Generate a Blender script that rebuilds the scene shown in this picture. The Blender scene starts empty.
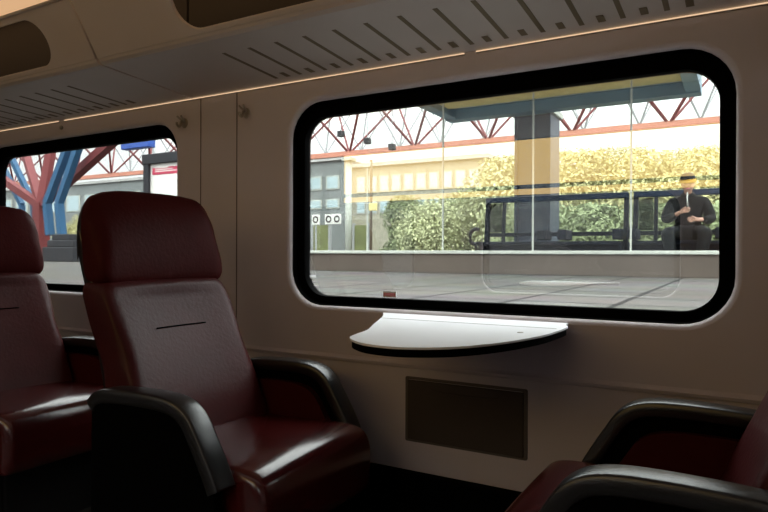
import bpy, bmesh, math, random
import numpy as np
from mathutils import Vector, Matrix
random.seed(7)
S = bpy.context.scene
COL = S.collection
SKY0, SKY1 = 2.1, 9.5
PI = math.pi

# ------------------------------------------------------------------ camera
F = 624.0
YAW, PITCH, ROLL = math.radians(29.7), math.radians(-.18), math.radians(.2)
EYE = Vector((0, -1.9, .98))
RM = Matrix.Rotation(YAW, 3, 'Z') @ Matrix.Rotation(PI/2 + PITCH, 3, 'X') @ Matrix.Rotation(ROLL, 3, 'Z')
cam_d = bpy.data.cameras.new('camera'); cam_d.sensor_width = 36; cam_d.lens = F/768*36
cam_d.clip_start = .02; cam_d.clip_end = 500
cam = bpy.data.objects.new('camera', cam_d); COL.objects.link(cam)
cam.matrix_world = Matrix.Translation(EYE) @ RM.to_4x4()
S.camera = cam

def at(x, y, Y):
    """point of the scene seen at photograph position (x, y), in the upright plane at depth Y"""
    d = RM @ Vector((x-384, 256-y, -F))
    return EYE + d*((Y-EYE.y)/d.y)
def on_ground(x, y, Z):
    d = RM @ Vector((x-384, 256-y, -F))
    return EYE + d*((Z-EYE.z)/d.z)

# ------------------------------------------------------------------ materials
def mat(name, col, rough=.6, metal=0, var=0, scale=8, bump=0, bscale=60, coat=0, spec=.5, stretch=None):
    m = bpy.data.materials.new(name); m.use_nodes = True
    nt = m.node_tree; b = nt.nodes['Principled BSDF']
    b.inputs['Base Color'].default_value = (*col, 1)
    b.inputs['Roughness'].default_value = rough
    b.inputs['Metallic'].default_value = metal
    b.inputs['Specular IOR Level'].default_value = spec
    b.inputs['Coat Weight'].default_value = coat
    tc = nt.nodes.new('ShaderNodeTexCoord'); mp = nt.nodes.new('ShaderNodeMapping')
    nt.links.new(tc.outputs['Object'], mp.inputs['Vector'])
    if stretch: mp.inputs['Scale'].default_value = stretch
    if var:
        n = nt.nodes.new('ShaderNodeTexNoise'); n.inputs['Scale'].default_value = scale; n.inputs['Detail'].default_value = 4
        nt.links.new(mp.outputs[0], n.inputs['Vector'])
        r = nt.nodes.new('ShaderNodeValToRGB')
        r.color_ramp.elements[0].position = .3; r.color_ramp.elements[1].position = .7
        r.color_ramp.elements[0].color = (*[max(0, c*(1-var)) for c in col], 1)
        r.color_ramp.elements[1].color = (*[min(1, c*(1+var)) for c in col], 1)
        nt.links.new(n.outputs['Fac'], r.inputs['Fac']); nt.links.new(r.outputs['Color'], b.inputs['Base Color'])
    if bump:
        n2 = nt.nodes.new('ShaderNodeTexNoise'); n2.inputs['Scale'].default_value = bscale; n2.inputs['Detail'].default_value = 3
        nt.links.new(mp.outputs[0], n2.inputs['Vector'])
        bp = nt.nodes.new('ShaderNodeBump'); bp.inputs['Strength'].default_value = bump; bp.inputs['Distance'].default_value = .01
        nt.links.new(n2.outputs['Fac'], bp.inputs['Height']); nt.links.new(bp.outputs['Normal'], b.inputs['Normal'])
    return m
def emit(name, col, s):
    m = bpy.data.materials.new(name); m.use_nodes = True; nt = m.node_tree; nt.nodes.clear()
    e = nt.nodes.new('ShaderNodeEmission'); e.inputs['Color'].default_value = (*col, 1); e.inputs['Strength'].default_value = s
    o = nt.nodes.new('ShaderNodeOutputMaterial'); nt.links.new(e.outputs[0], o.inputs[0]); return m
def glass(name, tint, f0, f90):
    m = bpy.data.materials.new(name); m.use_nodes = True; nt = m.node_tree; nt.nodes.clear()
    t = nt.nodes.new('ShaderNodeBsdfTransparent'); t.inputs['Color'].default_value = (*tint, 1)
    g = nt.nodes.new('ShaderNodeBsdfGlossy'); g.inputs['Roughness'].default_value = .0
    lw = nt.nodes.new('ShaderNodeLayerWeight'); lw.inputs['Blend'].default_value = .35
    mr = nt.nodes.new('ShaderNodeMapRange'); mr.inputs['To Min'].default_value = f0; mr.inputs['To Max'].default_value = f90
    mx = nt.nodes.new('ShaderNodeMixShader'); o = nt.nodes.new('ShaderNodeOutputMaterial')
    nt.links.new(lw.outputs['Facing'], mr.inputs['Value']); nt.links.new(mr.outputs[0], mx.inputs['Fac'])
    nt.links.new(t.outputs[0], mx.inputs[1]); nt.links.new(g.outputs[0], mx.inputs[2]); nt.links.new(mx.outputs[0], o.inputs[0])
    return m

M = {}
M['wall'] = mat('cream_wall_panel', (.63, .565, .59), .55, var=.04, scale=3, bump=.05, bscale=180)
M['seam'] = mat('dark_seam', (.13, .11, .10), .8)
M['rack'] = mat('rack_plastic', (.58, .50, .45), .5, var=.03, scale=4)
M['slot'] = mat('slot_recess', (.20, .15, .09), .8)
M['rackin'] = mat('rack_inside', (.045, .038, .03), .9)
M['black'] = mat('black_rubber', (.0015, .0015, .0017), .7, bump=.03, spec=.02)
M['arm'] = mat('black_arm_plastic', (.008, .008, .009), .28, spec=.8, bump=.08, bscale=300)
M['leather'] = mat('dark_red_leather', (.062, .008, .009), .4, var=.12, scale=6, bump=.10, bscale=90, spec=.24)
M['seatleather'] = mat('dark_red_seat_leather', (.062, .006, .006), .2, var=.12, scale=6, bump=.03, bscale=90, spec=.9)
M['leather2'] = mat('dark_red_head_leather', (.055, .006, .006), .5, var=.12, scale=6, bump=.12, bscale=90, spec=.07)
M['white'] = mat('white_laminate', (.92, .92, .95), .6, var=.01, spec=.08)
M['hatch'] = mat('grey_brown_flap', (.075, .06, .053), .6, var=.04, spec=.2)
M['floor'] = mat('dark_train_floor', (.035, .033, .032), .6, var=.2, scale=40)
M['ceiling'] = mat('ceiling_panel', (.62, .55, .48), .6)
M['hook'] = mat('hook_metal', (.42, .38, .33), .35, metal=.6)
M['strip'] = emit('warm_light_strip', (1, .68, .42), .7)
M['lamp'] = emit('warm_ceiling_lamp', (1, .60, .32), .6)
M['aisle'] = emit('aisle_fill_glow', (1, .92, .92), .28)
M['panel'] = emit('warm_light_panel', (1, .65, .22), 1.5)
M['glass'] = glass('train_glass', (.90, .92, .90), .21, .55)
M['farglass'] = glass('far_side_glass', (.92, .93, .92), .03, .3)
M['pane'] = glass('screen_glass', (.96, .97, .96), .006, .2)
M['steelblue'] = mat('blue_steel', (.038, .055, .09), .45, var=.08, scale=3)
M['canopyblue'] = mat('canopy_blue', (.16, .27, .36), .45, var=.08, scale=3)
M['palestrip'] = mat('pale_blue_panel', (.42, .52, .56), .5, var=.08)
M['ochre'] = mat('ochre_reflection_and_box', (.72, .60, .26), .6, var=.1)
M['bench'] = mat('bench_dark_steel', (.010, .013, .022), .7, var=.1, spec=.1)
M['mesh'] = glass('dark_mesh', (.38, .40, .42), .0, .05)
M['rail'] = mat('bench_blue_rail', (.022, .035, .07), .6, spec=.15)
M['plinth'] = mat('brown_plinth', (.095, .075, .06), .8, var=.12, scale=2, bump=.1)
M['coping'] = mat('pale_coping', (.46, .48, .43), .5, var=.06)
M['red'] = mat('red_steel', (.15, .016, .018), .7, var=.08)
M['orange'] = mat('reflection_tinted_beam', (.60, .24, .16), .5, var=.06)  # red beam; salmon tint of the window reflection put into its colour
M['greysteel'] = mat('grey_steel', (.34, .35, .36), .5, var=.05)
M['blue'] = mat('bright_blue_pipe', (.008, .085, .19), .65, var=.06)
M['signblue'] = mat('sign_blue', (.02, .08, .38), .4)
M['trackscreen'] = mat('track_screen_dark', (.02, .02, .022), .9)
M['darkgrey'] = mat('dark_grey_paint', (.03, .032, .037), .7, spec=.15)
M['poster'] = mat('poster_white', (.80, .78, .74), .5)
M['posterred'] = mat('poster_red', (.55, .03, .09), .5)
M['concrete'] = mat('concrete', (.42, .42, .41), .8, var=.1, scale=2)
M['facade'] = mat('cream_facade', (.36, .34, .26), .8, var=.08, scale=.6)
M['facade2'] = mat('grey_facade', (.19, .21, .21), .7, var=.08, scale=.6)
M['winglass'] = mat('building_window', (.42, .54, .58), .15)
M['green'] = mat('olive_hoarding', (.16, .18, .075), .8, var=.3, scale=1.2)
M['trunk'] = mat('bark', (.10, .075, .05), .9, var=.2)
M['leafs'] = [mat('leaf_yellow', (.44, .42, .21), .8, var=.22, scale=1.5), mat('leaf_green', (.22, .26, .13), .8, var=.22, scale=1.5), mat('leaf_pale', (.40, .42, .24), .8, var=.22, scale=1.5)]
M['yellow'] = mat('train_yellow', (.86, .56, .06), .35)
M['trainblue'] = mat('train_blue', (.02, .035, .14), .35)
M['ground'] = mat('track_ground', (.05, .045, .04), .95, var=.25, scale=3)
M['skin'] = mat('skin', (.50, .27, .20), .55)
M['jacket'] = mat('dark_jacket', (.010, .011, .012), .85, var=.2, scale=20, spec=.1)
M['trousers'] = mat('dark_trousers', (.010, .011, .013), .9, spec=.1)
M['beanie'] = mat('black_beanie', (.015, .015, .018), .9, bump=.3, bscale=40)
M['bereflect'] = mat('gold_reflection_band', (.55, .30, .04), .9)
M['eye'] = mat('eye_dark', (.02, .015, .012), .3)
M['zip'] = mat('zip_pale', (.55, .55, .52), .5)
M['sticker'] = mat('sticker_red', (.70, .24, .27), .5)
M['stickerw'] = mat('sticker_white', (.8, .8, .8), .5)

def paving():
    m = bpy.data.materials.new('paving_tiles'); m.use_nodes = True; nt = m.node_tree; b = nt.nodes['Principled BSDF']
    tc = nt.nodes.new('ShaderNodeTexCoord'); br = nt.nodes.new('ShaderNodeTexBrick')
    br.inputs['Scale'].default_value = 1; br.inputs['Brick Width'].default_value = .6; br.inputs['Row Height'].default_value = .6
    br.offset = 0; br.inputs['Mortar Size'].default_value = .02
    br.inputs['Color1'].default_value = (.115, .108, .10, 1); br.inputs['Color2'].default_value = (.085, .08, .074, 1); br.inputs['Mortar'].default_value = (.022, .021, .02, 1)
    nz = nt.nodes.new('ShaderNodeTexNoise'); nz.inputs['Scale'].default_value = 1.3; nz.inputs['Detail'].default_value = 6
    mx = nt.nodes.new('ShaderNodeMix'); mx.data_type = 'RGBA'; mx.blend_type = 'MULTIPLY'; mx.inputs[0].default_value = .45
    nt.links.new(tc.outputs['Object'], br.inputs['Vector']); nt.links.new(tc.outputs['Object'], nz.inputs['Vector'])
    nt.links.new(br.outputs['Color'], mx.inputs[6]); nt.links.new(nz.outputs['Color'], mx.inputs[7])
    nt.links.new(mx.outputs[2], b.inputs['Base Color']); b.inputs['Roughness'].default_value = .85; b.inputs['Specular IOR Level'].default_value = .12
    return m
M['paving'] = paving()

# ------------------------------------------------------------------ builders
def off(parent):
    if parent is None: return Vector((0, 0, 0))
    p = parent
    while p.parent: p = p.parent
    return p.location.copy()
def link(name, me, m, parent=None, smooth=False):
    o = bpy.data.objects.new(name, me); COL.objects.link(o)
    if m is not None:
        for k in (m if isinstance(m, (list, tuple)) else [m]): me.materials.append(k)
    d = off(parent)
    if d.length: me.transform(Matrix.Translation(-d))
    if parent: o.parent = parent
    if smooth:
        for p in me.polygons: p.use_smooth = True
    me.update(); return o
def obj(name, bm, m, parent=None, smooth=False):
    bmesh.ops.recalc_face_normals(bm, faces=bm.faces)
    me = bpy.data.meshes.new(name); bm.to_mesh(me); bm.free()
    return link(name, me, m, parent, smooth)
def tag(o, label, cat, group=None, kind=None):
    if label: o['label'] = label
    if cat: o['category'] = cat
    if group: o['group'] = group
    if kind: o['kind'] = kind
    return o
def thing(name, label, cat, loc, group=None, kind=None):
    o = bpy.data.objects.new(name, None); COL.objects.link(o); o.location = loc
    o.empty_display_size = .1
    return tag(o, label, cat, group, kind)
def bx(bm, a, b, bev=0, mi=0):
    a, b = Vector(a), Vector(b); c = (a+b)/2; s = b-a
    r = bmesh.ops.create_cube(bm, size=1, matrix=Matrix.Translation(c) @ Matrix.Diagonal((*[abs(k) for k in s], 1)))
    vs = r['verts']; fs = list({f for v in vs for f in v.link_faces})
    for f in fs: f.material_index = mi
    if bev:
        es = list({e for v in vs for e in v.link_edges})
        q = bmesh.ops.bevel(bm, geom=es, offset=bev, segments=2, affect='EDGES', profile=.5)
        for f in q['faces']: f.material_index = mi
    return bm
def box(a, b, bev=0): return bx(bmesh.new(), a, b, bev)
def bar(bm, p, q, r, seg=8, square=False, mi=0):
    p, q = Vector(p), Vector(q); d = q-p; L = d.length
    rot = d.to_track_quat('Z', 'Y').to_matrix().to_4x4()
    if square: rot = rot @ Matrix.Rotation(PI/4, 4, 'Z')
    x = bmesh.ops.create_cone(bm, cap_ends=True, segments=4 if square else seg, radius1=r, radius2=r, depth=L,
                              matrix=Matrix.Translation((p+q)/2) @ rot)
    for f in {f for v in x['verts'] for f in v.link_faces}: f.material_index = mi
    return bm
def tube(bm, pts, r, seg=8):
    pts = [Vector(p) for p in pts]; rings = []
    for i, p in enumerate(pts):
        t = (pts[min(i+1, len(pts)-1)] - pts[max(i-1, 0)]).normalized()
        q = t.to_track_quat('Z', 'Y').to_matrix()
        rings.append([bm.verts.new(p + q @ Vector((r*math.cos(a), r*math.sin(a), 0))) for a in [2*PI*k/seg for k in range(seg)]])
    for a, b in zip(rings, rings[1:]):
        for k in range(seg): bm.faces.new((a[k], a[(k+1) % seg], b[(k+1) % seg], b[k]))
    bm.faces.new(rings[0]); bm.faces.new(rings[-1]); return bm
def prism(pts, axis, a, b, bev=0, bm=None, mi=0):
    """closed outline extruded along axis from a to b"""
    bm = bm or bmesh.new()
    def P(u, v, w): return {'x': (w, u, v), 'y': (u, w, v), 'z': (u, v, w)}[axis]
    A = [bm.verts.new(P(u, v, a)) for u, v in pts]; B = [bm.verts.new(P(u, v, b)) for u, v in pts]
    fa = bm.faces.new(A); fb = bm.faces.new(B[::-1]); n = len(pts); side = []
    for i in range(n): side.append(bm.faces.new((A[i], B[i], B[(i+1) % n], A[(i+1) % n])))
    for f in [fa, fb]+side: f.material_index = mi
    if bev:
        es = list({e for f in (fa, fb) for e in f.edges})
        q = bmesh.ops.bevel(bm, geom=es, offset=bev, segments=2, affect='EDGES', profile=.5)
        for f in q['faces']: f.material_index = mi
    return bm
def spline(pts, n=6, closed=False):
    out = []; N = len(pts); P = [Vector(p) for p in pts]
    R = range(N if closed else N-1)
    for i in R:
        g = (lambda k: P[k % N]) if closed else (lambda k: P[min(max(k, 0), N-1)])
        a, b, c, d = g(i-1), g(i), g(i+1), g(i+2)
        for k in range(n):
            t = k/n
            out.append(.5*((2*b)+(c-a)*t+(2*a-5*b+4*c-d)*t*t+(3*b-a-3*c+d)*t**3))
    if not closed: out.append(P[-1])
    return out
def rrect(x0, x1, z0, z1, r, n=8):
    out = []
    for cx, cz, a0 in ((x1-r, z1-r, 0), (x0+r, z1-r, 90), (x0+r, z0+r, 180), (x1-r, z0+r, 270)):
        for k in range(n+1):
            a = math.radians(a0+90*k/n); out.append((cx+r*math.cos(a), cz+r*math.sin(a)))
    return out
def plate(outer, holes, t, bev=0):
    """flat plate with holes: outlines in its own u, v; thickness along its w (0..t)"""
    cu = bpy.data.curves.new('tmp', 'CURVE'); cu.dimensions = '2D'; cu.fill_mode = 'BOTH'
    cu.extrude = t/2-bev; cu.bevel_depth = bev; cu.bevel_resolution = 2; cu.offset = -bev
    for ring in [outer]+holes:
        sp = cu.splines.new('POLY'); sp.points.add(len(ring)-1); sp.use_cyclic_u = True
        for p, q in zip(sp.points, ring): p.co = (q[0], q[1], 0, 1)
    ob = bpy.data.objects.new('tmp', cu); COL.objects.link(ob)
    dg = bpy.context.evaluated_depsgraph_get(); me = bpy.data.meshes.new_from_object(ob.evaluated_get(dg))
    bpy.data.objects.remove(ob); bpy.data.curves.remove(cu)
    me.materials.clear()
    me.transform(Matrix.Translation((0, 0, t/2)))
    return me
UPRIGHT = Matrix(((1, 0, 0, 0), (0, 0, 1, 0), (0, 1, 0, 0), (0, 0, 0, 1)))   # u->x, v->z, w->+y (flips)
def upright(me, Y):
    me.transform(Matrix.Translation((0, Y, 0)) @ UPRIGHT); me.flip_normals(); return me
def loft(rings, m_caps=True):
    bm = bmesh.new(); V = [[bm.verts.new(p) for p in r] for r in rings]; n = len(rings[0])
    for a, b in zip(V, V[1:]):
        for k in range(n): bm.faces.new((a[k], a[(k+1) % n], b[(k+1) % n], b[k]))
    bm.faces.new(V[0][::-1]); bm.faces.new(V[-1]); return bm
def mirrored_dup(root, loc, rz, label, group=None):
    r = root.copy(); COL.objects.link(r); r.location = loc; r.rotation_euler = (0, 0, rz); r['label'] = label
    if group: r['group'] = group
    for ch in root.children:
        c = ch.copy(); COL.objects.link(c); c.parent = r
        for g in ch.children:
            d = g.copy(); COL.objects.link(d); d.parent = c
    return r

# ------------------------------------------------------------------ train shell
X0, X1 = -6.4, 1.7
YO = -2.85          # inner face of the far side wall
WIN = [(-1.500, -.010), (-3.604, -2.124)]
OWIN = [(-1.85, -.37), (-3.962, -2.482), (.262, 1.55)]
ZB, ZT = .787, 1.553
def zs_of(sign): return (ZB, ZT) if sign > 0 else (ZB-.11, ZT-.11)
def wall(name, wins, y_in, sign, label):
    ZB, ZT = zs_of(sign)
    outer = [(X0, 0), (X1, 0), (X1, 2.2), (X0, 2.2)]
    me = plate(outer, [rrect(a, b, ZB, ZT, .135) for a, b in wins], .09, .016)
    upright(me, y_in if sign > 0 else y_in-.09)
    o = link(name, me, M['wall']); return tag(o, label, 'wall', kind='structure')
wb = wall('wall_back', WIN, 0, 1, 'brown-beige train side wall around the windows')
wf = wall('wall_front', OWIN, YO, -1, 'train side wall across the aisle')
def window(n, rng, y_in, sign, label):
    a, b = rng; ZB, ZT = zs_of(sign)
    root = thing('window_%d' % n, label, 'window', ((a+b)/2, y_in, ZB), kind='structure')
    gx = (a+.035, b-.040); gz = (ZB+.033, ZT-.05)
    yg = y_in+sign*.05
    fr = plate(rrect(a-.004, b+.004, ZB-.004, ZT+.004, .137), [rrect(gx[0], gx[1], gz[0], gz[1], .095)], .04, .002)
    upright(fr, yg-.004 if sign > 0 else yg-.036); link('window_frame', fr, M['black'], root)
    # black reveal lining the opening
    bm = bmesh.new(); o1 = rrect(a+.001, b-.001, ZB+.001, ZT-.001, .134); o2 = rrect(a+.004, b-.004, ZB+.004, ZT-.004, .131)
    ya, yb = y_in+sign*.018, y_in+sign*.05
    R = [[bm.verts.new((u, y, v)) for u, v in o] for o, y in ((o1, ya), (o2, ya), (o2, yb), (o1, yb))]
    k = len(o1)
    for i in range(4):
        for j in range(k): bm.faces.new((R[i][j], R[i][(j+1) % k], R[(i+1) % 4][(j+1) % k], R[(i+1) % 4][j]))
    obj('window_seal', bm, M['black'], root)
    obj('window_pane', prism(rrect(gx[0]-.01, gx[1]+.01, gz[0]-.01, gz[1]+.01, .10), 'y', yg+sign*.012, yg+sign*.0125), M['glass' if sign > 0 else 'farglass'], root)
    return root
window(1, WIN[0], 0, 1, 'large rounded train window beside the white table')
window(2, WIN[1], 0, 1, 'rounded train window behind the two left armchairs')
for i, w in enumerate(OWIN): window(3+i, w, YO, -1, 'rounded train window on the far side of the aisle, number %s along' % ['two', 'one', 'three'][i])

st = lambda o, l, c: tag(o, l, c, kind='structure')
st(obj('floor', box((X0, YO-.09, -.08), (X1, .09, 0)), M['floor']), 'dark floor of the train carriage', 'floor')
st(obj('ceiling', box((X0, YO-.09, 2.2), (X1, .09, 2.28)), M['ceiling']), 'pale ceiling above the luggage rack', 'ceiling')
st(obj('wall_left', box((X0-.08, YO-.09, -.08), (X0, .09, 2.28)), M['wall']), 'left end wall of the carriage', 'wall')
st(obj('wall_right', box((X1, YO-.09, -.08), (X1+.08, .09, 2.28)), M['wall']), 'right end wall of the carriage', 'wall')
st(obj('baseboard_back', box((X0, -.045, 0), (X1, 0, .243), .006), M['black']), 'black heater casing along the foot of the wall', 'baseboard')
bm = bmesh.new(); prism([(0, .590), (-.009, .594), (-.012, .603), (-.004, .609), (0, .614)], 'x', X0, X1, bm=bm)
st(obj('trim_1', bm, M['wall']), 'thin moulding running along the wall under the table', 'trim')
# upright joints between wall panels
for k, x in enumerate((-1.973, -1.771, -4.085, -3.883)):
    st(obj('trim_%d' % (k+2), box((x-.0025, -.0012, .615), (x+.0025, .001, 1.63)), M['seam']), 'dark upright joint in the wall %s' % ('left of the big window' if k < 2 else 'beyond the left window'), 'trim')

# ------------------------------------------------------------------ luggage rack modules (own seam at x = -2.02)
F0 = Vector((0, -.451, 1.669)); FU = Vector((0, -.109, .185)).normalized()
def rack(xa, xb, hole, slots, shorts, label):
    root = thing('luggage_rack', label, 'luggage rack', ((xa+xb)/2, 0, 1.635), 'luggage rack sections')
    # perforated front: plate in u (x), v (along the face)
    L = .226
    me = plate([(xa, .012), (xb, .012), (xb, L), (xa, L)], [rrect(hole[0], hole[1], .030, .200, .085, 10)], .014, .003)
    T = Matrix(((1, 0, 0, 0), (0, FU.y, FU.z, F0.y), (0, FU.z, -FU.y, F0.z), (0, 0, 0, 1)))
    me.transform(T); link('front_panel', me, M['rack'], root)
    # underside with vent slots, rounded nose
    bm = bmesh.new()
    prof = [(-.002, 1.638), (-.02, 1.6395), (-.40, 1.662), (-.435, 1.664), (-.449, 1.672), (-.455, 1.684), (-.442, 1.690), (-.43, 1.682), (-.40, 1.676), (-.02, 1.655), (-.002, 1.655)]
    prism(prof, 'x', xa+.0015, xb-.0015, bm=bm)
    def uz(y): return 1.6395 + (-.02-y)*(.0225/.38)
    for x in slots:
        y0, y1 = -.335, -.055
        prism([(x-.0072, y0), (x+.0072, y0), (x+.0072, y1), (x-.0072, y1)], 'z', 0, .001, bm=bm, mi=1)
        for v in bm.verts[-8:]: v.co.z += uz(v.co.y)-.0012
    for x in shorts:
        y0, y1 = -.10, -.055
        prism([(x-.010, y0), (x+.010, y0), (x+.010, y1), (x-.010, y1)], 'z', 0, .001, bm=bm, mi=1)
        for v in bm.verts[-8:]: v.co.z += uz(v.co.y)-.0012
    obj('underside', bm, [M['rack'], M['slot']], root)
    # shelf back panel, hollow behind the openings
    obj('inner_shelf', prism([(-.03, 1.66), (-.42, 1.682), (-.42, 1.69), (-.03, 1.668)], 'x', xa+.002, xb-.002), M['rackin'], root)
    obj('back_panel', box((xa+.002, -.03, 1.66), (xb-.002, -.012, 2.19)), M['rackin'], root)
    tr = tube(bmesh.new(), [(xa, F0.y+FU.y*(L+.002)-.004, F0.z+FU.z*(L+.002)), (xb, F0.y+FU.y*(L+.002)-.004, F0.z+FU.z*(L+.002))], .006)
    obj('top_rail', tr, M['rack'], root, True)
    return root
P = .1122
rack(-2.015, .09, (-1.573, -.13), [-1.52+P*i for i in range(13)], [-1.464+P*i for i in range(13)], 'grey-beige luggage rack section with slotted underside above the big window')
rack(-4.13, -2.025, (-3.68, -2.237), [-3.72+P*i for i in range(13)], [-3.664+P*i for i in range(13)], 'grey-beige luggage rack section above the left window')
rack(.094, 1.69, (.54, 1.5), [.6+P*i for i in range(8)], [.656+P*i for i in range(8)], 'luggage rack section right of the big window')
# light strips in the joint under the rack
for (xa, xb), lb in zip(((-.742, .09), (-2.018, -.782), (-2.90, -2.022), (-4.13, -2.945)), ('right part above the big window', 'left part above the big window', 'right part above the left window', 'left part above the left window')):
    s = thing('light_strip', 'thin glowing warm strip under the luggage rack, ' + lb, 'light strip', ((xa+xb)/2, 0, 1.632), 'warm light strips under the rack')
    obj('diffuser', box((xa, -.007, 1.6325), (xb, -.0035, 1.6358)), M['strip'], s)
    obj('housing', box((xa, -.0035, 1.630), (xb, .0, 1.6378)), M['seam'], s)
# warm ceiling lamps above the luggage rack
for x, lb in ((-3.08, 'over the left window'), (-.965, 'over the big window')):
    s = thing('ceiling_light', 'long warm ceiling lamp above the luggage rack, ' + lb, 'ceiling lamp', (x, -.22, 2.2), 'ceiling lamps')
    obj('diffuser', box((x-1.02, -.40, 2.17), (x+1.02, -.06, 2.19), .004), M['lamp'], s)
    obj('housing', box((x-1.04, -.42, 2.185), (x+1.04, -.04, 2.2)), M['rack'], s)
for x, lb in ((-4.7, 'far left'), (-2.35, 'middle'), (0.0, 'right')):  # added white panels out of view, neutral fill for the interior
    s = thing('aisle_fill', 'long white fill panel added over the aisle, ' + lb, 'ceiling lamp', (x, -1.6, 2.2), 'added aisle fill panels')
    obj('diffuser', box((x-1.1, -1.75, 2.17), (x+1.1, -1.45, 2.19), .004), M['aisle'], s)
    obj('housing', box((x-1.13, -1.78, 2.185), (x+1.13, -1.42, 2.2)), M['rack'], s)
s = thing('wall_lamp', 'long warm lit lamp above the windows across the aisle, mirrored yellow in the big window', 'lamp', (-1.36, YO, 1.45))
obj('housing', box((-3.23, YO, 1.448), (-.07, YO+.012, 1.90)), M['black'], s)
obj('diffuser', box((-3.2, YO+.012, 1.535), (-.1, YO+.02, 1.89)), M['panel'], s)
obj('lower_diffuser', box((-3.2, YO+.012, 1.455), (-.1, YO+.02, 1.50)), M['panel'], s)

# ------------------------------------------------------------------ wall fittings
def hook(x, z, label):
    h = thing('coat_hook', label, 'coat hook', (x, 0, z), 'coat hooks')
    bm = bmesh.new(); prism([(x+.017*math.cos(a), z+.021*math.sin(a)) for a in [2*PI*k/20 for k in range(20)]], 'y', -.006, .0003, .002, bm)
    obj('back_plate', bm, M['hook'], h)
    bm = tube(bmesh.new(), spline([(x, -.005, z+.010), (x, -.020, z+.004), (x+.002, -.026, z-.012), (x+.002, -.036, z-.020), (x+.002, -.046, z-.012), (x+.002, -.047, z-.004)], 5), .0055)
    obj('lower_prong', bm, M['hook'], h, True)
    for s in (-1, 1):
        bm = tube(bmesh.new(), spline([(x, -.005, z+.008), (x+s*.006, -.020, z+.014), (x+s*.012, -.034, z+.026)], 5), .0042)
        obj('upper_prong', bm, M['hook'], h, True)
hook(-2.067, 1.537, 'small metal coat hook on the wall nearer the left window')
hook(-1.718, 1.542, 'small metal coat hook on the wall nearer the big window')
bm = bmesh.new(); bmesh.ops.create_uvsphere(bm, u_segments=12, v_segments=8, radius=.011, matrix=Matrix.Translation((-2.927, -.004, 1.602)) @ Matrix.Diagonal((1, .8, 1, 1)))
tag(obj('wall_stud', bm, M['hook'], None, True), 'small dark stud on the wall above the left window', 'stud')

h = thing('litter_bin_flap', 'flat grey-brown flap set into the wall below the table', 'bin flap', (-.782, 0, .345))
obj('surround', plate_me := upright(plate(rrect(-.995, -.569, .341, .562, .006, 3), [rrect(-.987, -.577, .349, .552, .006, 3)], .004), -.004), M['seam'], h) if False else link('surround', upright(plate(rrect(-.995, -.569, .341, .562, .006, 3), [rrect(-.986, -.580, .348, .553, .006, 3)], .004), -.004), M['seam'], h)
obj('flap', box((-.985, -.008, .349), (-.581, .0003, .551), .002), M['hatch'], h)
bm = tube(bmesh.new(), spline([(-.90, -.008, .527), (-.86, -.0095, .522), (-.78, -.010, .520), (-.70, -.0095, .522), (-.66, -.008, .527)], 6), .003)
obj('finger_grip', bm, M['hatch'], h, True)

# ------------------------------------------------------------------ tables
ZTAB = .775
OUT = [(-1.085, -.002), (-1.03, -.10), (-.985, -.20), (-.93, -.33), (-.875, -.455), (-.853, -.55), (-.835, -.605), (-.795, -.65), (-.735, -.685), (-.65, -.688), (-.555, -.63), (-.485, -.51), (-.437, -.34), (-.424, -.20), (-.424, -.10), (-.44, -.06), (-.446, -.002)]
def table(dx, flip, label):
    yb = 0
    def T(p): return (p[0]+dx, p[1]) if not flip else (-1.49-p[0]+dx, YO-p[1])
    pts = [T(p) for p in [tuple(v) for v in spline([Vector((*q, 0)) for q in OUT], 5)] ] if False else [T((v.x, v.y)) for v in spline([Vector((*q, 0)) for q in OUT], 5)]
    cx, cy = T((-.745, 0))
    r = thing('wall_table', label, 'table', (cx, cy, ZTAB-.09), 'wall tables')
    obj('table_top', prism(pts, 'z', ZTAB-.005, ZTAB, .0015), M['white'], r)
    inner = [(cx+(x-cx)*.985, cy+(y-cy)*.988) for x, y in pts]
    obj('edge_underside', prism(inner, 'z', ZTAB-.024, ZTAB-.0052, .004), M['black'], r)
    a, b = T((-1.02, -.165)), T((-.43, -.165))
    obj('hinge_line', box((min(a[0], b[0])+.02, a[1]-.002, ZTAB-.001), (max(a[0], b[0])-.01, a[1]+.002, ZTAB+.0006)), M['concrete'], r)
    l = T((-.50, -.30)); obj('latch', prism([(l[0]+.008*math.cos(k), l[1]+.008*math.sin(k)) for k in [2*PI*i/12 for i in range(12)]], 'z', ZTAB, ZTAB+.0012), M['hook'], r)
table(0, False, 'white rounded wall table under the big window')
table(-.365, True, 'white rounded wall table across the aisle, below the middle far window')
table(-2.477, True, 'white rounded wall table across the aisle, below the left far window')

# ------------------------------------------------------------------ armchairs
def ends(y0, y1, r, n=6):
    """stations across the width with their inward rounding distance"""
    out = []
    for k in range(n+1):
        a = PI/2*k/n; out.append((y0+r*(1-math.sin(a)) if False else y0+r*(1-math.cos(a)), r*(1-math.sin(a))))
    for k in range(1, 8): out.append((y0+r+(y1-y0-2*r)*k/8, 0))
    for k in range(n, -1, -1):
        a = PI/2*k/n; out.append((y1-r*(1-math.cos(a)), r*(1-math.sin(a))))
    return out
def cushion(prof, y0, y1, r, fz=None, crown=0):
    prof = [(p.x, p.y) for p in spline([Vector((*q, 0)) for q in prof], 5, True)]
    cx = sum(p[0] for p in prof)/len(prof); cz = sum(p[1] for p in prof)/len(prof)
    rings = []
    for y, d in ends(y0, y1, r):
        t = (y-(y0+y1)/2)/((y1-y0)/2); ring = []
        for x, z in prof:
            v = Vector((x-cx, z-cz)); L = v.length
            v = v*(max(L-d, .25*L)/L)
            xx, zz = cx+v.x, cz+v.y
            if fz: xx, zz = fz(xx, zz, t)
            ring.append((xx, y, zz))
        rings.append(ring)
    return loft(rings)
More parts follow.
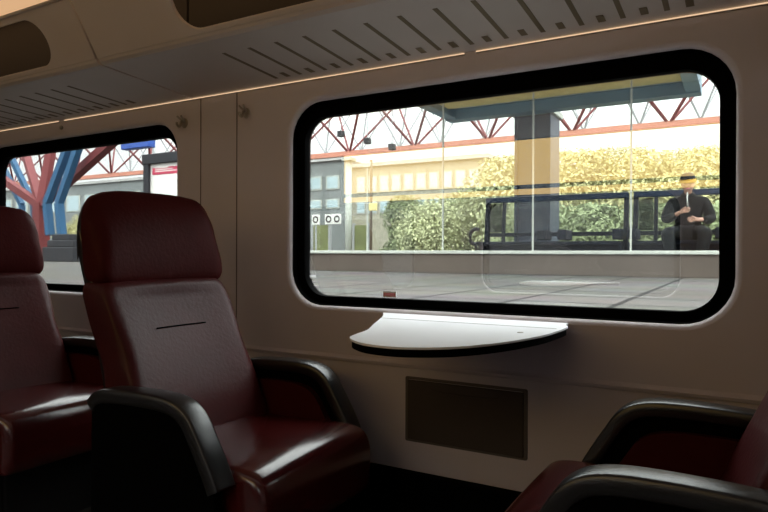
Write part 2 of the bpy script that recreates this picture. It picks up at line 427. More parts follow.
SC = (-1.30, -.52)
G = 'dark red armchairs'
def armchair(label):
    r = thing('train_armchair', label, 'armchair', (SC[0], SC[1], 0), G)
    # seat cushion with a rolled front
    prof = [(-1.52, .43), (-1.30, .449), (-1.12, .457), (-1.03, .456), (-.988, .440), (-.968, .400), (-.966, .345), (-.985, .265), (-1.10, .25), (-1.30, .26), (-1.52, .30)]
    obj('seat_cushion', cushion(prof, -.775, -.264, .03, lambda x, z, t: (x, z+(.006*(1-t*t) if z > .4 else 0))), M['seatleather'], r, True)
    prof = [(-1.36, .40), (-1.378, .50), (-1.425, .62), (-1.487, .755), (-1.556, .875), (-1.595, .90), (-1.67, .90), (-1.66, .84), (-1.60, .68), (-1.55, .52), (-1.53, .40)]
    b = obj('back_cushion', cushion(prof, -.762, -.278, .045, lambda x, z, t: (x-.03*(1-t*t)*(1 if z < .86 else .4), z)), M['leather'], r, True)
    s = obj('back_seam', tube(bmesh.new(), [(-1.4885-.0265*(1-t*t), -.52+.232*t, .757-.001) for t in [-.42+.84*i/16 for i in range(17)]], .0022, 6), M['black'], b, True)
    prof = [(-1.585, .885), (-1.575, .93), (-1.590, 1.02), (-1.625, 1.11), (-1.665, 1.165), (-1.70, 1.182), (-1.74, 1.165), (-1.75, 1.06), (-1.73, .95), (-1.685, .885), (-1.63, .870)]
    def hd(x, z, t):
        k = max(0, z-.88)/.3
        return (x-.018*(1-t*t)+(.010+.05*max(0, -1.66-x)/.09)*abs(t)**3, z-.030*k*abs(t)**5-.030*k*max(0, -t)**2)
    obj('headrest', cushion(prof, -.752, -.268, .05, hd), M['leather2'], r, True)
    # moulded black back shell wrapping the back
    prof = [(-1.55, .30), (-1.60, .55), (-1.665, .80), (-1.735, 1.0), (-1.757, 1.10), (-1.748, 1.15), (-1.765, 1.155), (-1.785, 1.10), (-1.775, .98), (-1.71, .78), (-1.64, .54), (-1.60, .30)]
    obj('back_shell', cushion(prof, -.748, -.282, .03, lambda x, z, t: (x+.075*abs(t)**3, z-(.05*abs(t)**4 if z > 1 else 0))), M['arm'], r, True)
    # arms: rim following the arm outline, black outer panel, red inner panel
    path = spline([Vector(q) for q in ((-1.515, 0, .57), (-1.475, 0, .598), (-1.35, 0, .607), (-1.225, 0, .604), (-1.165, 0, .580), (-1.125, 0, .525), (-1.085, 0, .458), (-1.065, 0, .418))], 6)
    for s in (1, -1):
        yi = -.52+s*.252; yo = -.52+s*.320
        rings = []
        for i, p in enumerate(path):
            t = (path[min(i+1, len(path)-1)]-path[max(i-1, 0)]).normalized(); n = Vector((-t.z, 0, t.x))
            if n.z < 0: n = -n
            a, w = .019, .034; ring = []
            for k in range(16):
                an = 2*PI*k/16; c, sn = math.cos(an), math.sin(an)
                u = w*math.copysign(abs(c)**.3, c); v = a*math.copysign(abs(sn)**.3, sn)
                q = p+n*v; ring.append((q.x, (yi+yo)/2+u, q.z))
            rings.append(ring)
        rim = obj('arm_rim', loft(rings), M['arm'], r, True)
        low = [(p.x, p.z-.012) for p in path]
        pan = low+[(-1.06, .30), (-1.07, .06), (-1.505, .06), (-1.515, .30)]
        obj('arm_panel', prism(pan, 'y', (yi+yo)/2-s*.005, yo-s*.008, .004), M['black'], r)
        red = [(p.x-.035, p.z-.052) for p in path[:-4]]+[(-1.13, .40), (-1.50, .40)]
        obj('arm_lining', prism(red, 'y', yi+s*.004, (yi+yo)/2-s*.006, .006), M['leather2'], r)
    obj('pedestal', box((-1.50, -.70, 0), (-1.12, -.34, .26), .01), M['arm'], r)
    return r
cA = armchair('dark red leather armchair facing right, nearest whole seat left of the big window')
cB = mirrored_dup(cA, (SC[0]-1.05, SC[1], 0), 0, 'dark red leather armchair at the left edge, directly behind another armchair')
cC = mirrored_dup(cA, (-1.41-SC[0], SC[1], 0), PI, 'dark red leather armchair facing left in the bottom right corner')

# sticker at the foot of the big pane
p0, p1 = at(383, 297, .058), at(396, 291.5, .058)
s = thing('glass_sticker', 'small red and white sticker low on the big window glass', 'sticker', (p0.x, .058, p0.z))
obj('backing', box((p0.x, .0585, p0.z), (p1.x, .0595, p1.z)), M['stickerw'], s)
obj('red_band', box((p0.x+.002, .0575, p0.z+.003), (p1.x-.002, .0585, p1.z-.006)), M['sticker'], s)

# ================================================================== outside
ZP = .70
st(obj('platform_paving', box((-60, .28, ZP-.5), (22, 16, ZP)), M['paving']), 'grey tiled station platform outside the window', 'platform')
st(obj('ground', box((-140, -60, -.9), (120, 140, -.6)), M['ground']), 'ground around the tracks', 'ground')
# low plinth wall with coping
YW = 6.7
xr = 4.0; xl = -9.3
w = thing('low_wall', 'long low brown wall with pale top on the platform', 'low wall', ((xl+xr)/2, YW+.15, ZP))
obj('wall_body', box((xl, YW, ZP), (xr, YW+.30, .985), .004), M['plinth'], w)
obj('coping', box((xl-.02, YW-.03, .985), (xr+.02, YW+.33, 1.035), .01), M['coping'], w)

# platform shelter: roof, screens
ze = at(600, 106, 8.3).z
xL, xR = at(451, 122, 8.3).x, at(702, 93, 8.3).x
sh = thing('platform_shelter', 'blue steel platform shelter roof with glass screen above the low wall', 'shelter', ((xL+xR)/2, 7.0, 1.03))
obj('roof_slab', box((xL, 5.2, ze+.16), (xR, 8.3, ze+.28), .02), M['palestrip'], sh)
obj('rear_beam', box((xL, 8.05, ze-.02), (xR, 8.3, ze+.17), .01), M['canopyblue'], sh)
obj('front_beam', box((xL, 5.2, ze-.02), (xR, 5.4, ze+.17), .01), M['canopyblue'], sh)
obj('end_beam', box((xL, 5.4, ze), (xL+.2, 8.05, ze+.16), .01), M['canopyblue'], sh)
obj('end_beam', box((xR-.2, 5.4, ze), (xR, 8.05, ze+.16), .01), M['canopyblue'], sh)
obj('soffit_board', box((xL+.2, 6.95, ze+.1), (xR-.2, 7.75, ze+.16)), M['ochre'], sh)  # yellow of the mirrored ceiling lamps put into the board colour
obj('soffit_board', box((xL+.2, 6.0, ze+.12), (xR-.2, 6.5, ze+.16)), M['steelblue'], sh)
js = [at(x, 200, 6.85).x for x in (443, 533, 631)]
pt = (js[2]-js[0])/2
js = [js[0]-2*pt, js[0]-pt]+js+[js[2]+pt]
for k, (a, b) in enumerate(zip(js, js[1:])):
    zt = ze+.02 if b > xL else 2.5
    g = obj('glass_panel', box((a+.012, 6.845, 1.035), (b-.012, 6.855, zt)), M['pane'], sh)
for a in js:
    zt = ze+.1 if a > xL-.1 else 2.5
    pst = obj('panel_joint', box((a-.011, 6.838, 1.035), (a+.011, 6.862, zt)), M['coping'], sh)
    obj('joint_clip', box((a-.07, 6.82, zt-.10), (a+.07, 6.88, zt-.02), .006), M['coping'], pst)
# big blue pillar carrying the hall roof
pa, pb = at(515, 200, 8.45).x, at(551, 200, 8.45).x
pil = thing('roof_pillar', 'thick blue steel pillar behind the platform bench', 'pillar', ((pa+pb)/2, 8.7, ZP))
obj('shaft', box((pa+.05, 8.45, ZP), (pb-.05, 8.95, ze+.9), .01), M['steelblue'], pil)
for xx in (pa, pb-.05): obj('flange', box((xx, 8.40, ZP), (xx+.05, 9.0, ze+.9), .005), M['steelblue'], pil)
obj('collar', box((pa-.05, 8.36, ze+.0), (pb+.05, 9.04, ze+.10), .01), M['coping'], pil)
# ------------------------------------------------------------------ benches
def bench(xa, xb, dividers, arms_out, label):
    Y0, Y1 = 7.25, 7.72
    zs = at(600, 241, 7.3).z
    r = thing('platform_bench', label, 'bench', ((xa+xb)/2, 7.5, ZP), 'platform benches')
    obj('seat', box((xa+.05, Y0, zs-.05), (xb-.05, Y1-.05, zs), .012), M['bench'], r)
    obj('seat_beam', box((xa+.02, 7.4, zs-.16), (xb-.02, 7.55, zs-.051)), M['bench'], r)
    zt = at(600, 194, 7.8).z
    obj('back_glass', box((xa+.08, 7.795, zs+.16), (xb-.08, 7.803, zt-.04)), M['pane'], r)
    obj('top_rail', box((xa, 7.76, zt-.075), (xb, 7.84, zt+.01), .01), M['rail'], r)
    obj('lower_rail', box((xa, 7.77, zs+.09), (xb, 7.83, zs+.15), .006), M['bench'], r)
    for x in (xa+.03, xb-.03):
        bm = bmesh.new(); prism([(7.86, zt), (7.80, zt), (7.70, zs), (7.70, ZP), (7.80, ZP), (7.80, zs)], 'x', x-.032, x+.032, bm=bm)
        obj('end_post', bm, M['bench'], r)
        obj('foot', box((x-.03, 7.2, ZP), (x+.03, 7.7, ZP+.05)), M['bench'], r)
        bm = bmesh.new(); bar(bm, (x, 7.25, zs-.02), (x, 7.35, ZP+.04), .025); obj('leg', bm, M['bench'], r)
    x = xa+.30
    bm = bmesh.new(); prism([(7.85, zt-.07), (7.80, zt-.07), (7.74, zs), (7.79, zs)], 'x', x-.025, x+.025, bm=bm)
    obj('inner_post', bm, M['bench'], r)
    obj('mesh_screen', box((xa+.07, 7.775, zs+.16), (x-.03, 7.785, zt-.09)), M['mesh'], r)
    for x in dividers:
        obj('armrest', box((x-.065, 7.22, zs+.02), (x+.065, 7.62, zs+.17), .02), M['bench'], r)
    for x, s in arms_out:
        bm = tube(bmesh.new(), spline([(x, 7.30, zs-.03), (x+s*.13, 7.30, zs-.01), (x+s*.14, 7.30, zs+.13), (x+s*.07, 7.30, zs+.20), (x+s*.0, 7.30, zs+.19)], 5), .028)
        obj('arm_loop', bm, M['bench'], r, True)
    return r
bX = lambda px, y=215, Y=7.83: at(px, y, Y).x
bench(bX(487), bX(629), [bX(551.5), bX(571.5), bX(624)], [(bX(491), -1)], 'dark steel platform bench with empty seats behind the low wall, left of the sitting person')
bench(bX(634), bX(760), [bX(638), bX(722)], [], 'dark steel platform bench that the person in the beanie sits on')

# ------------------------------------------------------------------ seated person
def skin_mesh(name, verts, edges, m, parent, levels=2, root=0):
    me = bpy.data.meshes.new(name); me.from_pydata([v[:3] for v in verts], edges, [])
    o = bpy.data.objects.new(name, me); COL.objects.link(o)
    sk = o.modifiers.new('skin', 'SKIN'); sk.use_smooth_shade = True; sk.branch_smoothing = .4
    for i, v in enumerate(verts):
        d = me.skin_vertices[0].data[i]; rr = v[3]
        d.radius = rr if isinstance(rr, tuple) else (rr, rr); d.use_root = (i == root)
    sb = o.modifiers.new('sub', 'SUBSURF'); sb.levels = levels; sb.render_levels = levels
    dg = bpy.context.evaluated_depsgraph_get(); nm = bpy.data.meshes.new_from_object(o.evaluated_get(dg))
    bpy.data.objects.remove(o); nm.materials.clear()
    return link(name, nm, m, parent, True)
def person():
    seat = at(688, 241, 7.45); zs = seat.z; ox, oy = at(688, 200, 7.35).x, 7.45
    r = thing('person', 'person in dark jacket and beanie with painted gold reflection, sitting on platform bench, hands in front, head bowed', 'person', (ox, oy, zs))
    A = []; E = []
    def v(x, y, z, rad): A.append((ox+x, oy+y, zs+z, rad)); return len(A)-1
    def ch(*ids):
        for a, b in zip(ids, ids[1:]): E.append((a, b))
    pel = v(0, 0, .10, (.13, .11)); sp = v(0, -.02, .28, (.12, .095)); che = v(0, -.04, .48, (.135, .10)); nb = v(0, -.065, .60, .055); nk = v(0, -.095, .645, .05)
    hd = v(0, -.135, .70, (.068, .08)); h2 = v(0, -.15, .77, (.078, .092)); h3 = v(0, -.14, .835, (.06, .07))
    ch(pel, sp, che, nb, nk, hd, h2, h3)
    nose = v(0, -.245, .73, .012); ch(h2, nose)
    for s in (-1, 1):
        ear = v(s*.082, -.125, .75, .014); ch(h2, ear)
        sh = v(s*.18, -.045, .54, .055); el = v(s*.265, -.10, .27, .043)
        if s < 0: wr = v(-.10, -.30, .36, .028); pm = v(-.045, -.325, .385, (.034, .02)); dr = Vector((1, -.12, .25)).normalized()
        else: wr = v(.16, -.30, .27, .028); pm = v(.095, -.325, .27, (.034, .02)); dr = Vector((-1, -.12, .05)).normalized()
        ch(che, sh, el, wr, pm)
        up = Vector((0, .1, 1)); bq = Vector((A[pm][0]-ox, A[pm][1]-oy, A[pm][2]-zs))
        for k, (o2, L) in enumerate(((.026, .062), (.009, .072), (-.009, .066), (-.026, .05))):
            a = bq+dr*.03+up*o2; b = a+dr*L*.6+Vector((0, -.012, 0)); c = b+dr*L*.25+Vector((0, .025, -.008))
            i1 = v(*a, .009); i2 = v(*b, .0085); i3 = v(*c, .0075); ch(pm, i1, i2, i3)
        t1 = bq+dr*.005+Vector((0, -.02, .032)); t2 = t1+dr*.035+Vector((0, -.01, .012)); i1 = v(*t1, .010); i2 = v(*t2, .0085); ch(pm, i1, i2)
        hip = v(s*.10, -.02, .085, .085); kn = v(s*.22, -.44, .09, .062); an = v(s*.15, -.28, -.33, .042); to = v(s*.16, -.38, ZP+.04-zs, .036)
        ch(pel, hip, kn, an, to)
    skin_mesh('body', A, E, M['skin'], r)
    # jacket
    A2 = []; E = []; A = A2
    pel = v(0, 0, .10, (.175, .14)); sp = v(0, -.02, .28, (.19, .14)); che = v(0, -.035, .47, (.20, .135)); nb = v(0, -.06, .595, (.115, .09)); col = v(0, -.09, .665, (.078, .07))
    ch(pel, sp, che, nb, col)
    for s in (-1, 1):
        sh = v(s*.20, -.04, .53, .088); el = v(s*.28, -.11, .27, .078)
        wr = v(*((-.125, -.29, .345) if s < 0 else (.185, -.29, .27)), .048); ch(che, sh, el, wr)
    jk = skin_mesh('jacket', A, E, M['jacket'], r)
    bm = tube(bmesh.new(), [(ox-.006, oy-.165, zs+.64), (ox-.004, oy-.190, zs+.56), (ox+.004, oy-.190, zs+.44)], .010); obj('zip', bm, M['zip'], jk, True)
    A = []; E = []
    pel = v(0, 0, .10, (.16, .13))
    for s in (-1, 1):
        hip = v(s*.12, -.04, .095, .115); kn = v(s*.225, -.45, .10, .095); an = v(s*.155, -.30, -.32, .066); ch(pel, hip, kn, an)
    skin_mesh('trousers', A, E, M['trousers'], r)
    for s in (-1, 1):
        A = []; E = []
        a = v(s*.155, -.26, ZP+.06-zs, .048); b = v(s*.16, -.32, ZP+.05-zs, .045); c = v(s*.165, -.38, ZP+.04-zs, .036); ch(a, b, c)
        skin_mesh('shoe', A, E, M['beanie'], r, 1)
    # beanie: dome over the skull with a band painted in the lamp's golden reflection
    bm = bmesh.new(); rings = []
    c = Vector((ox, oy-.148, zs+.785)); tilt = Matrix.Rotation(math.radians(10), 3, 'X')
    for k, (zz, rr) in enumerate(((0, .098), (.02, .102), (.055, .101), (.085, .09), (.108, .066), (.120, .03))):
        rings.append([c+tilt @ Vector((rr*.92*math.cos(a), rr*1.05*math.sin(a), zz)) for a in [2*PI*i/24 for i in range(24)]])
    hat = obj('beanie', loft(rings), M['beanie'], r, True)
    rings = [[c+tilt @ Vector((rr*.92*math.cos(a), rr*1.05*math.sin(a), zz)) for a in [2*PI*i/24 for i in range(24)]] for zz, rr in ((-.012, .10), (-.012, .108), (.035, .110), (.035, .10))]
    obj('beanie_reflection_band', loft(rings), M['bereflect'], hat, True)
    for s in (-1, 1):
        bm = bmesh.new(); bmesh.ops.create_uvsphere(bm, u_segments=10, v_segments=8, radius=.012, matrix=Matrix.Translation((ox+s*.031, oy-.232, zs+.757)))
        obj('eye', bm, M['eye'], r, True)
    bm = tube(bmesh.new(), [(ox-.024, oy-.208, zs+.69), (ox, oy-.217, zs+.688), (ox+.024, oy-.208, zs+.69)], .006); obj('mouth', bm, M['sticker'], r, True)
person()

# ------------------------------------------------------------------ roof truss across the view
def truss(Y, d0, pitch, zb, hgt, hw, kr, r, mats, name, label, grp):
    """triangular roof truss: one bottom chord, two upper chords, V-shaped diagonals"""
    n0, n1 = kr
    xs = [d0+pitch*k for k in range(n0, n1+1)]
    t = thing(name, label, 'truss', (xs[0], Y, zb), grp)
    cut = -.62*(Y-EYE.y) 
    bm = bmesh.new(); bar(bm, (xs[0]-2, Y, zb), (xs[-1]+2, Y, zb), r*2.3, square=True); obj('bottom_chord', bm, mats[0], t)
    for s in (-1, 1):
        bm = bmesh.new(); bar(bm, (xs[0]-3, Y+s*hw, zb+hgt), (xs[-1]+3, Y+s*hw, zb+hgt), r*1.6); obj('upper_chord', bm, mats[1], t)
    for x in xs:
        for s in (-1, 1):
            for q in (-1, 1):
                bm = bmesh.new(); bar(bm, (x, Y, zb), (x+q*pitch/2, Y+s*hw, zb+hgt), r*.85 if s < 0 else r*.7)
                obj('diagonal', bm, mats[1] if s < 0 else mats[2], t)
    return t
D = 26.9; Yt = 25.0
zc = at(488, 141, Yt).z
truss(Yt, -.647*D, .139*D, zc, 2.7, 1.7, (-9, 7), .075, (M['orange'], M['red'], M['red']), 'roof_truss', 'red steel roof truss with bottom beam tinted salmon by reflection crossing behind the shelter', None)
truss(44, -.62*45.9, .139*D, EYE.z+(zc-EYE.z)*45.9/26.9+.1, 4.4, 1.8, (-8, 16), .08, (M['greysteel'],)*3, 'roof_truss', 'pale grey roof truss farther back', None)
# columns under the red truss
c = at(348, 200, Yt-.05)
t = thing('hall_column', 'pale grey round column below the roof truss, seen at the left of the big window', 'column', (c.x, Yt, -.6))
bm = bmesh.new(); bar(bm, (c.x, Yt, -.6), (c.x, Yt, zc-.35), .17, 16); obj('shaft', bm, M['coping'], t, True)
obj('cap', box((c.x-.28, Yt-.28, zc-.38), (c.x+.28, Yt+.28, zc-.22), .02), M['coping'], t)
c = at(371, 200, 17)
t = thing('lamp_post', 'thin brown post standing right of the pale column', 'post', (c.x, 17, -.6))
bm = bmesh.new(); bar(bm, (c.x, 17, -.6), (c.x, 17, at(371, 160, 17).z), .05, 12); obj('shaft', bm, M['trunk'], t, True)
q = at(376, 207, 17); obj('junction_box', box((c.x-.02, 16.86, q.z-.14), (c.x+.30, 16.95, q.z+.14), .02), M['ochre'], t)
# small cameras / lamps hanging by the truss
for x, y, lb in ((341, 134, 'leftmost'), (367.5, 141, 'middle'), (392, 147, 'rightmost')):
    q = at(x, y, 22)
    t = thing('hanging_lamp', 'small dark lamp hanging under the roof truss, %s of three' % lb, 'lamp', (q.x, 22, q.z), 'lamps under the truss')
    obj('lamp_body', box((q.x-.12, 21.85, q.z-.13), (q.x+.12, 22.15, q.z+.13), .02), M['darkgrey'], t)
    bm = bmesh.new(); bar(bm, (q.x, 22, q.z+.12), (q.x, 22, q.z+3), .015); obj('hanger', bm, M['greysteel'], t)

# ------------------------------------------------------------------ red tree column seen through the left window
YC = 12.0
def pc(x, y, d=0): return at(x, y, YC+d)
base = pc(41, 250)
t = thing('tree_column', 'red steel branching roof column seen through the left window', 'column', (base.x, YC, ZP))
def beam(name, pts, r, m, root=t):
    bm = bmesh.new()
    for a, b in zip(pts, pts[1:]): bar(bm, a, b, r, square=True)
    obj(name, bm, m, root)
b0 = Vector((base.x, YC, ZP)); kn = pc(42, 203)
beam('trunk', [b0, Vector((b0.x, YC, kn.z))], .30, M['red'])
for e in ((-6, 172, .4), (25, 150, 1.2), (53, 140, .6), (112, 141, -.8)):
    p = pc(*e[:2], e[2]); beam('branch', [Vector((b0.x, YC, kn.z-.1)), p+(p-kn)*.6], .19, M['red'])
tb = thing('blue_pipes', 'pair of bright blue roof pipes bending beside the red column', 'pipes', (pc(50, 240).x, YC-1, ZP))
for pts in (((67, 150), (47, 203), (50, 245)), ((78, 148), (59, 203), (62, 245))):
    L = [at(x, y, YC-1) for x, y in pts]; L[0] = L[0]+(L[0]-L[1])*.5; L[-1].z = at(60, 234, YC-1.6).z
    beam('pipe', L, .155, M['blue'], tb)
tb2 = thing('blue_pipes', 'second pair of blue roof pipes left of the red trunk', 'pipes', (pc(20, 240).x, YC+2, ZP))
for pts in (((10, 155), (34, 205), (34, 245)), ((2, 165), (22, 205), (22, 245))):
    L = [at(x, y, YC+2) for x, y in pts]; L[0] = L[0]+(L[0]-L[1])*.5; L[-1].z = ZP
    beam('pipe', L, .14, M['blue'], tb2)
a, b = at(45, 255, YC-1.6), at(76, 255, YC-1.6)
t = thing('column_plinth', 'dark grey stepped plinth at the foot of the blue pipes', 'plinth', ((a.x+b.x)/2, YC-1, ZP))
zq = [at(60, y, YC-1.6).z for y in (247, 240, 234)]
obj('lower_step', box((a.x, YC-1.7, ZP), (b.x, YC-.2, zq[0]), .03), M['darkgrey'], t)
obj('middle_step', box((a.x+.1, YC-1.6, zq[0]), (b.x-.15, YC-.3, zq[1]), .03), M['darkgrey'], t)
obj('upper_step', box((a.x+.2, YC-1.5, zq[1]), (b.x-.5, YC-.4, zq[2]), .03), M['darkgrey'], t)

# poster board and blue sign seen at the right of the left window
YS = 5.0
xa = at(147, 180, YS).x; xb = at(190, 180, YS).x
zt = at(150, 157, YS).z
t = thing('poster_board', 'white poster board with red header in a dark frame on the platform', 'poster board', ((xa+xb)/2, YS, ZP))
wd = abs(at(152, 170, YS).x-at(147, 170, YS).x)
obj('post', box((xa, YS-.08, ZP), (xa+wd, YS+.08, zt), .01), M['darkgrey'], t)
obj('post', box((xb-wd, YS-.08, ZP), (xb, YS+.08, zt), .01), M['darkgrey'], t)
hh = zt-at(160, 164, YS).z
obj('lintel', box((xa-.02, YS-.09, zt-hh), (xb+.02, YS+.09, zt+.03), .01), M['darkgrey'], t)
pnl = obj('panel', box((xa+wd, YS-.03, ZP+.4), (xb-wd, YS+.03, zt-hh)), M['poster'], t)
z1, z2 = at(163, 167.5, YS).z, at(163, 174.5, YS).z
obj('red_header', box((xa+wd+.05, YS-.036, z2), (xb-wd-.05, YS-.03, z1)), M['posterred'], pnl)
for k in range(3): obj('text_line', box((xa+wd+.12, YS-.039, z2+.04+(z1-z2)*.26*k), (xb-wd-.12-.1*k, YS-.036, z2+.055+(z1-z2)*.26*k)), M['poster'], pnl)
q0, q1 = at(124, 150.5, 8), at(152, 136, 8)
t = thing('hanging_sign', 'blue sign hanging from the station roof, seen through the left window', 'sign', ((q0.x+q1.x)/2, 8, q0.z))
obj('sign_face', box((q0.x, 7.9, q0.z), (q1.x, 8.1, q1.z+.1), .02), M['signblue'], t)
for k in (.2, .8):
    x = q0.x+(q1.x-q0.x)*k; bm = bmesh.new(); bar(bm, (x, 8, q1.z), (x, 8, q1.z+1.2), .03); obj('hanger', bm, M['darkgrey'], t)

# pictogram plates
def picto(px, Y, n, label):
    z0, z1 = at(320, 224.5, Y).z, at(320, 214.5, Y).z; sz = z1-z0
    x0 = at(px, 220, Y).x
    t = thing('pictogram_sign', label, 'sign', (x0, Y, z0), 'white pictogram signs')
    for k in range(n):
        a = x0+k*sz*.98
        obj('plate', box((a, Y-.02, z0), (a+sz*.94, Y+.02, z1), .01), M['poster'], t)
        cx, cz = a+sz*.47, (z0+z1)/2; bm = bmesh.new()
        R = [[bm.verts.new((cx+rr*sz*math.cos(2*PI*i/24), y, cz+rr*sz*math.sin(2*PI*i/24))) for i in range(24)] for rr, y in ((.35, Y-.021), (.35, Y-.03), (.2, Y-.03), (.2, Y-.021))]
        for i in range(4):
            for j in range(24): bm.faces.new((R[i][j], R[i][(j+1) % 24], R[(i+1) % 4][(j+1) % 24], R[(i+1) % 4][j]))
        obj('ring', bm, M['darkgrey'], t)
    bm = bmesh.new(); bar(bm, (x0+sz*.4, Y+.06, -.6), (x0+sz*.4, Y+.06, z1), .04); obj('post', bm, M['greysteel'], t)
picto(312, 20, 1, 'single white square sign with a ring, left of the pair')
picto(325, 20, 2, 'pair of white square signs with rings at the left of the big window')

# ------------------------------------------------------------------ buildings
def building(pxa, pxb, ytop, Y, depth, m, rows, label):
    a, b = at(pxa, 200, Y).x, at(pxb, 200, Y).x; zt = at((pxa+pxb)/2, ytop, Y).z
    t = thing('station_building', label, 'building', ((a+b)/2, Y, -.6))
    obj('walls', box((a, Y, -.6), (b, Y+depth, zt)), m, t)
    obj('roof_edge', box((a-.2, Y-.2, zt), (b+.2, Y+depth+.2, zt+.25)), M['concrete'], t)
    for (yt, yb, n, u0, u1) in rows:
        z1, z0 = at((pxa+pxb)/2, yt, Y).z, at((pxa+pxb)/2, yb, Y).z; W = (b-a)*(u1-u0); w_ = W/n
        for k in range(n):
            x = a+(b-a)*u0+k*w_
            f = obj('window_frame', box((x+w_*.12, Y-.05, z0), (x+w_*.88, Y+.02, z1)), M['coping'], t)
            obj('window_glass', box((x+w_*.2, Y-.07, z0+.08), (x+w_*.8, Y-.04, z1-.08)), M['winglass'], f)
    return t
building(200, 345, 166, 34, 10, M['facade2'], [(180, 193, 9, .02, .98), (202, 211, 9, .02, .98)], 'grey flat-roofed building with a row of windows behind the pale column')
building(352, 486, 163, 34.5, 10, M['facade'], [(173, 190, 10, .03, .97), (199, 212, 10, .03, .97)], 'cream flat-roofed building right of the pale column')
building(-60, 196, 186, 40, 10, M['facade2'], [(196, 212, 14, .02, .98)], 'low grey building beyond the red column')
# olive hoarding panels
for (a, b), lb in zip(((313, 330), (354, 369)), ('left of the pale column', 'right of the pale column')):
    A_, B_ = at(a, 250, 27), at(b, 225, 27)
    t = thing('hoarding', 'olive green hoarding panel standing ' + lb, 'hoarding', ((A_.x+B_.x)/2, 27, -.6), 'olive hoardings')
    obj('board', box((A_.x, 26.95, -.3), (B_.x, 27.05, B_.z), .01), M['green'], t)
    for x in (A_.x, B_.x): obj('post', box((x-.06, 26.92, -.6), (x+.06, 27.08, B_.z+.1)), M['greysteel'], t)

# ------------------------------------------------------------------ trees
def tree(x, Y, ztop, wid, mi, seed, label, bush=False):
    rnd = random.Random(seed); z0 = -.6
    t = thing('bush' if bush else 'tree', label, 'bush' if bush else 'tree', (x, Y, z0), 'greenery beyond the platform')
    H = ztop-z0; cb = z0+H*(.05 if bush else .22)
    lumps = []
    for k in range(16):
        u = rnd.random(); z = cb+(ztop-cb)*(.12+.72*u)
        sp = wid*.5*math.sin(PI*(.2+.75*u)); a = rnd.random()*2*PI; q = math.sqrt(rnd.random())*.7
        lumps.append((Vector((x+sp*q*math.cos(a), Y+sp*q*math.sin(a), z)), wid*(.16+.12*rnd.random())))
    V = []; Fc = []
    for c, R in lumps:
        for k in range(900):
            d = Vector((rnd.gauss(0, 1), rnd.gauss(0, 1), rnd.gauss(0, 1))).normalized()*R*(.6+.5*rnd.random())
            p = c+d
            if p.z > ztop: p.z = ztop-rnd.random()*.3
            s = .035+.045*rnd.random()
            n = (d.normalized()+Vector((rnd.uniform(-.7, .7), rnd.uniform(-.7, .7), rnd.uniform(-.3, .9)))).normalized()
            a = n.orthogonal().normalized(); b = n.cross(a); ang = rnd.random()*PI
            a, b = a*math.cos(ang)+b*math.sin(ang), b*math.cos(ang)-a*math.sin(ang)
            i = len(V); V += [p-a*s*1.4, p-b*s*.7+n*.03, p+a*s*1.4, p+b*s*.7+n*.03]; Fc.append((i, i+1, i+2, i+3))
    me = bpy.data.meshes.new('foliage'); me.from_pydata([tuple(v) for v in V], [], Fc)
    link('foliage', me, M['leafs'][mi], t)
    bm = bmesh.new(); bar(bm, (x, Y, z0), (x, Y, cb+(ztop-cb)*.5), .06+.02*wid, 8)
    for c, R in lumps[:6]: bar(bm, (x, Y, cb+.2), c, .03+.006*wid, 6)
    obj('trunk', bm, M['trunk'], t)
TR = [(498, 158, 19, 4.2, 2), (540, 152, 31, 6.5, 0), (585, 152, 19, 4.4, 0), (620, 150, 38, 8, 1), (650, 150, 19, 4.4, 0), (690, 150, 31, 6.5, 2), (722, 147, 19, 4.4, 0), (775, 150, 31, 6.5, 1)]
W_ = ['standing behind the left end of the bench', 'standing behind the blue pillar', 'just right of the blue pillar', 'over the middle of the empty bench', 'left of the sitting person', 'behind the sitting person', 'at the right edge of the big window', 'beyond the right edge of the big window']
C_ = ['yellow-green tree ', 'mid green tree ', 'pale green tree ']
for i, (px, y, Y, w, mi) in enumerate(TR):
    q = at(px, y, Y); tree(q.x, Y, q.z, w, mi, 10+i, C_[mi]+W_[i])
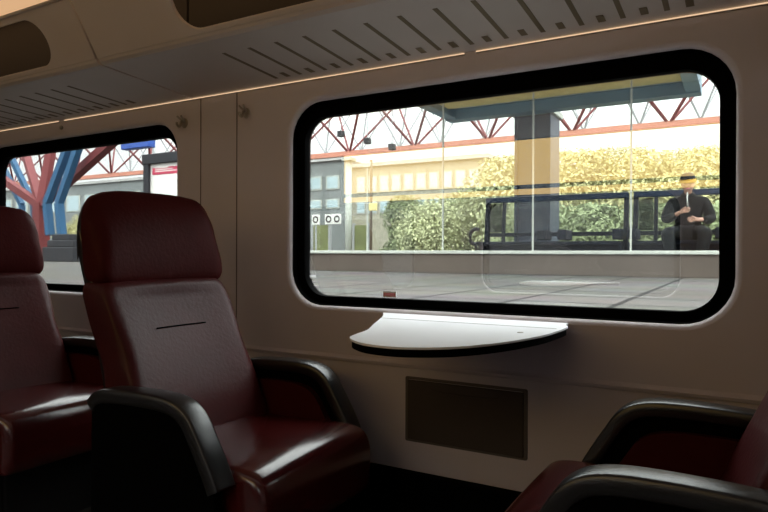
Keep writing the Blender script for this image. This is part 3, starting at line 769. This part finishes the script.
for i, (px, y, Y, w, mi, lb) in enumerate([(402, 196, 26, 3.6, 1, 'mid green bush in front of the cream building, leftmost of three'), (436, 194, 23, 4.0, 2, 'pale green bush in front of the cream building, middle of three'), (470, 193, 26, 4.4, 1, 'mid green bush in front of the cream building, rightmost of three'),
                                        (548, 206, 15, 3.4, 1, 'mid green bush behind the blue pillar'), (600, 205, 14, 3.4, 1, 'mid green bush behind the empty bench'), (655, 205, 15, 3.6, 1, 'mid green bush behind the gap between the benches'), (720, 205, 15, 3.6, 1, 'mid green bush behind the sitting person'),
                                        (85, 215, 24, 4.0, 0, 'yellow-green bush behind the blue pipes')]):
    q = at(px, y, Y); tree(q.x, Y, q.z, w, mi, 40+i, lb, True)

# ------------------------------------------------------------------ dark screen added to block sky light at the far windows
t = thing('track_screen', 'added dark light-blocking screen beyond the next track, seen only mirrored in the glass', 'wall', (-4, -6.2, -.6))
obj('wall_body', box((-26, -6.4, -.6), (16, -6.1, 2.3), .02), M['trackscreen'], t)
obj('coping', box((-26, -6.45, 2.3), (16, -6.05, 2.38), .01), M['trackscreen'], t)

# ------------------------------------------------------------------ light
wd_ = bpy.data.worlds.new('sky'); S.world = wd_; wd_.use_nodes = True; nt = wd_.node_tree
bg = nt.nodes['Background']
tc = nt.nodes.new('ShaderNodeTexCoord'); sx = nt.nodes.new('ShaderNodeSeparateXYZ'); mr = nt.nodes.new('ShaderNodeMapRange')
mr.inputs['From Min'].default_value = .15; mr.inputs['From Max'].default_value = .8
mr.inputs['To Min'].default_value = SKY0; mr.inputs['To Max'].default_value = SKY1
bg.inputs['Color'].default_value = (.95, .98, 1, 1)          # overcast: brighter towards the zenith
nt.links.new(tc.outputs['Generated'], sx.inputs[0]); nt.links.new(sx.outputs['Z'], mr.inputs['Value']); nt.links.new(mr.outputs[0], bg.inputs['Strength'])

S.view_settings.view_transform = 'Standard'; S.view_settings.look = 'None'
S.view_settings.exposure = .25; S.view_settings.gamma = 1
try: S.view_settings.use_curve_mapping = False
except Exception: pass
S.cycles.use_denoising = True
S.cycles.max_bounces = 10; S.cycles.transparent_max_bounces = 16; S.cycles.diffuse_bounces = 5
S.cycles.sample_clamp_indirect = 6
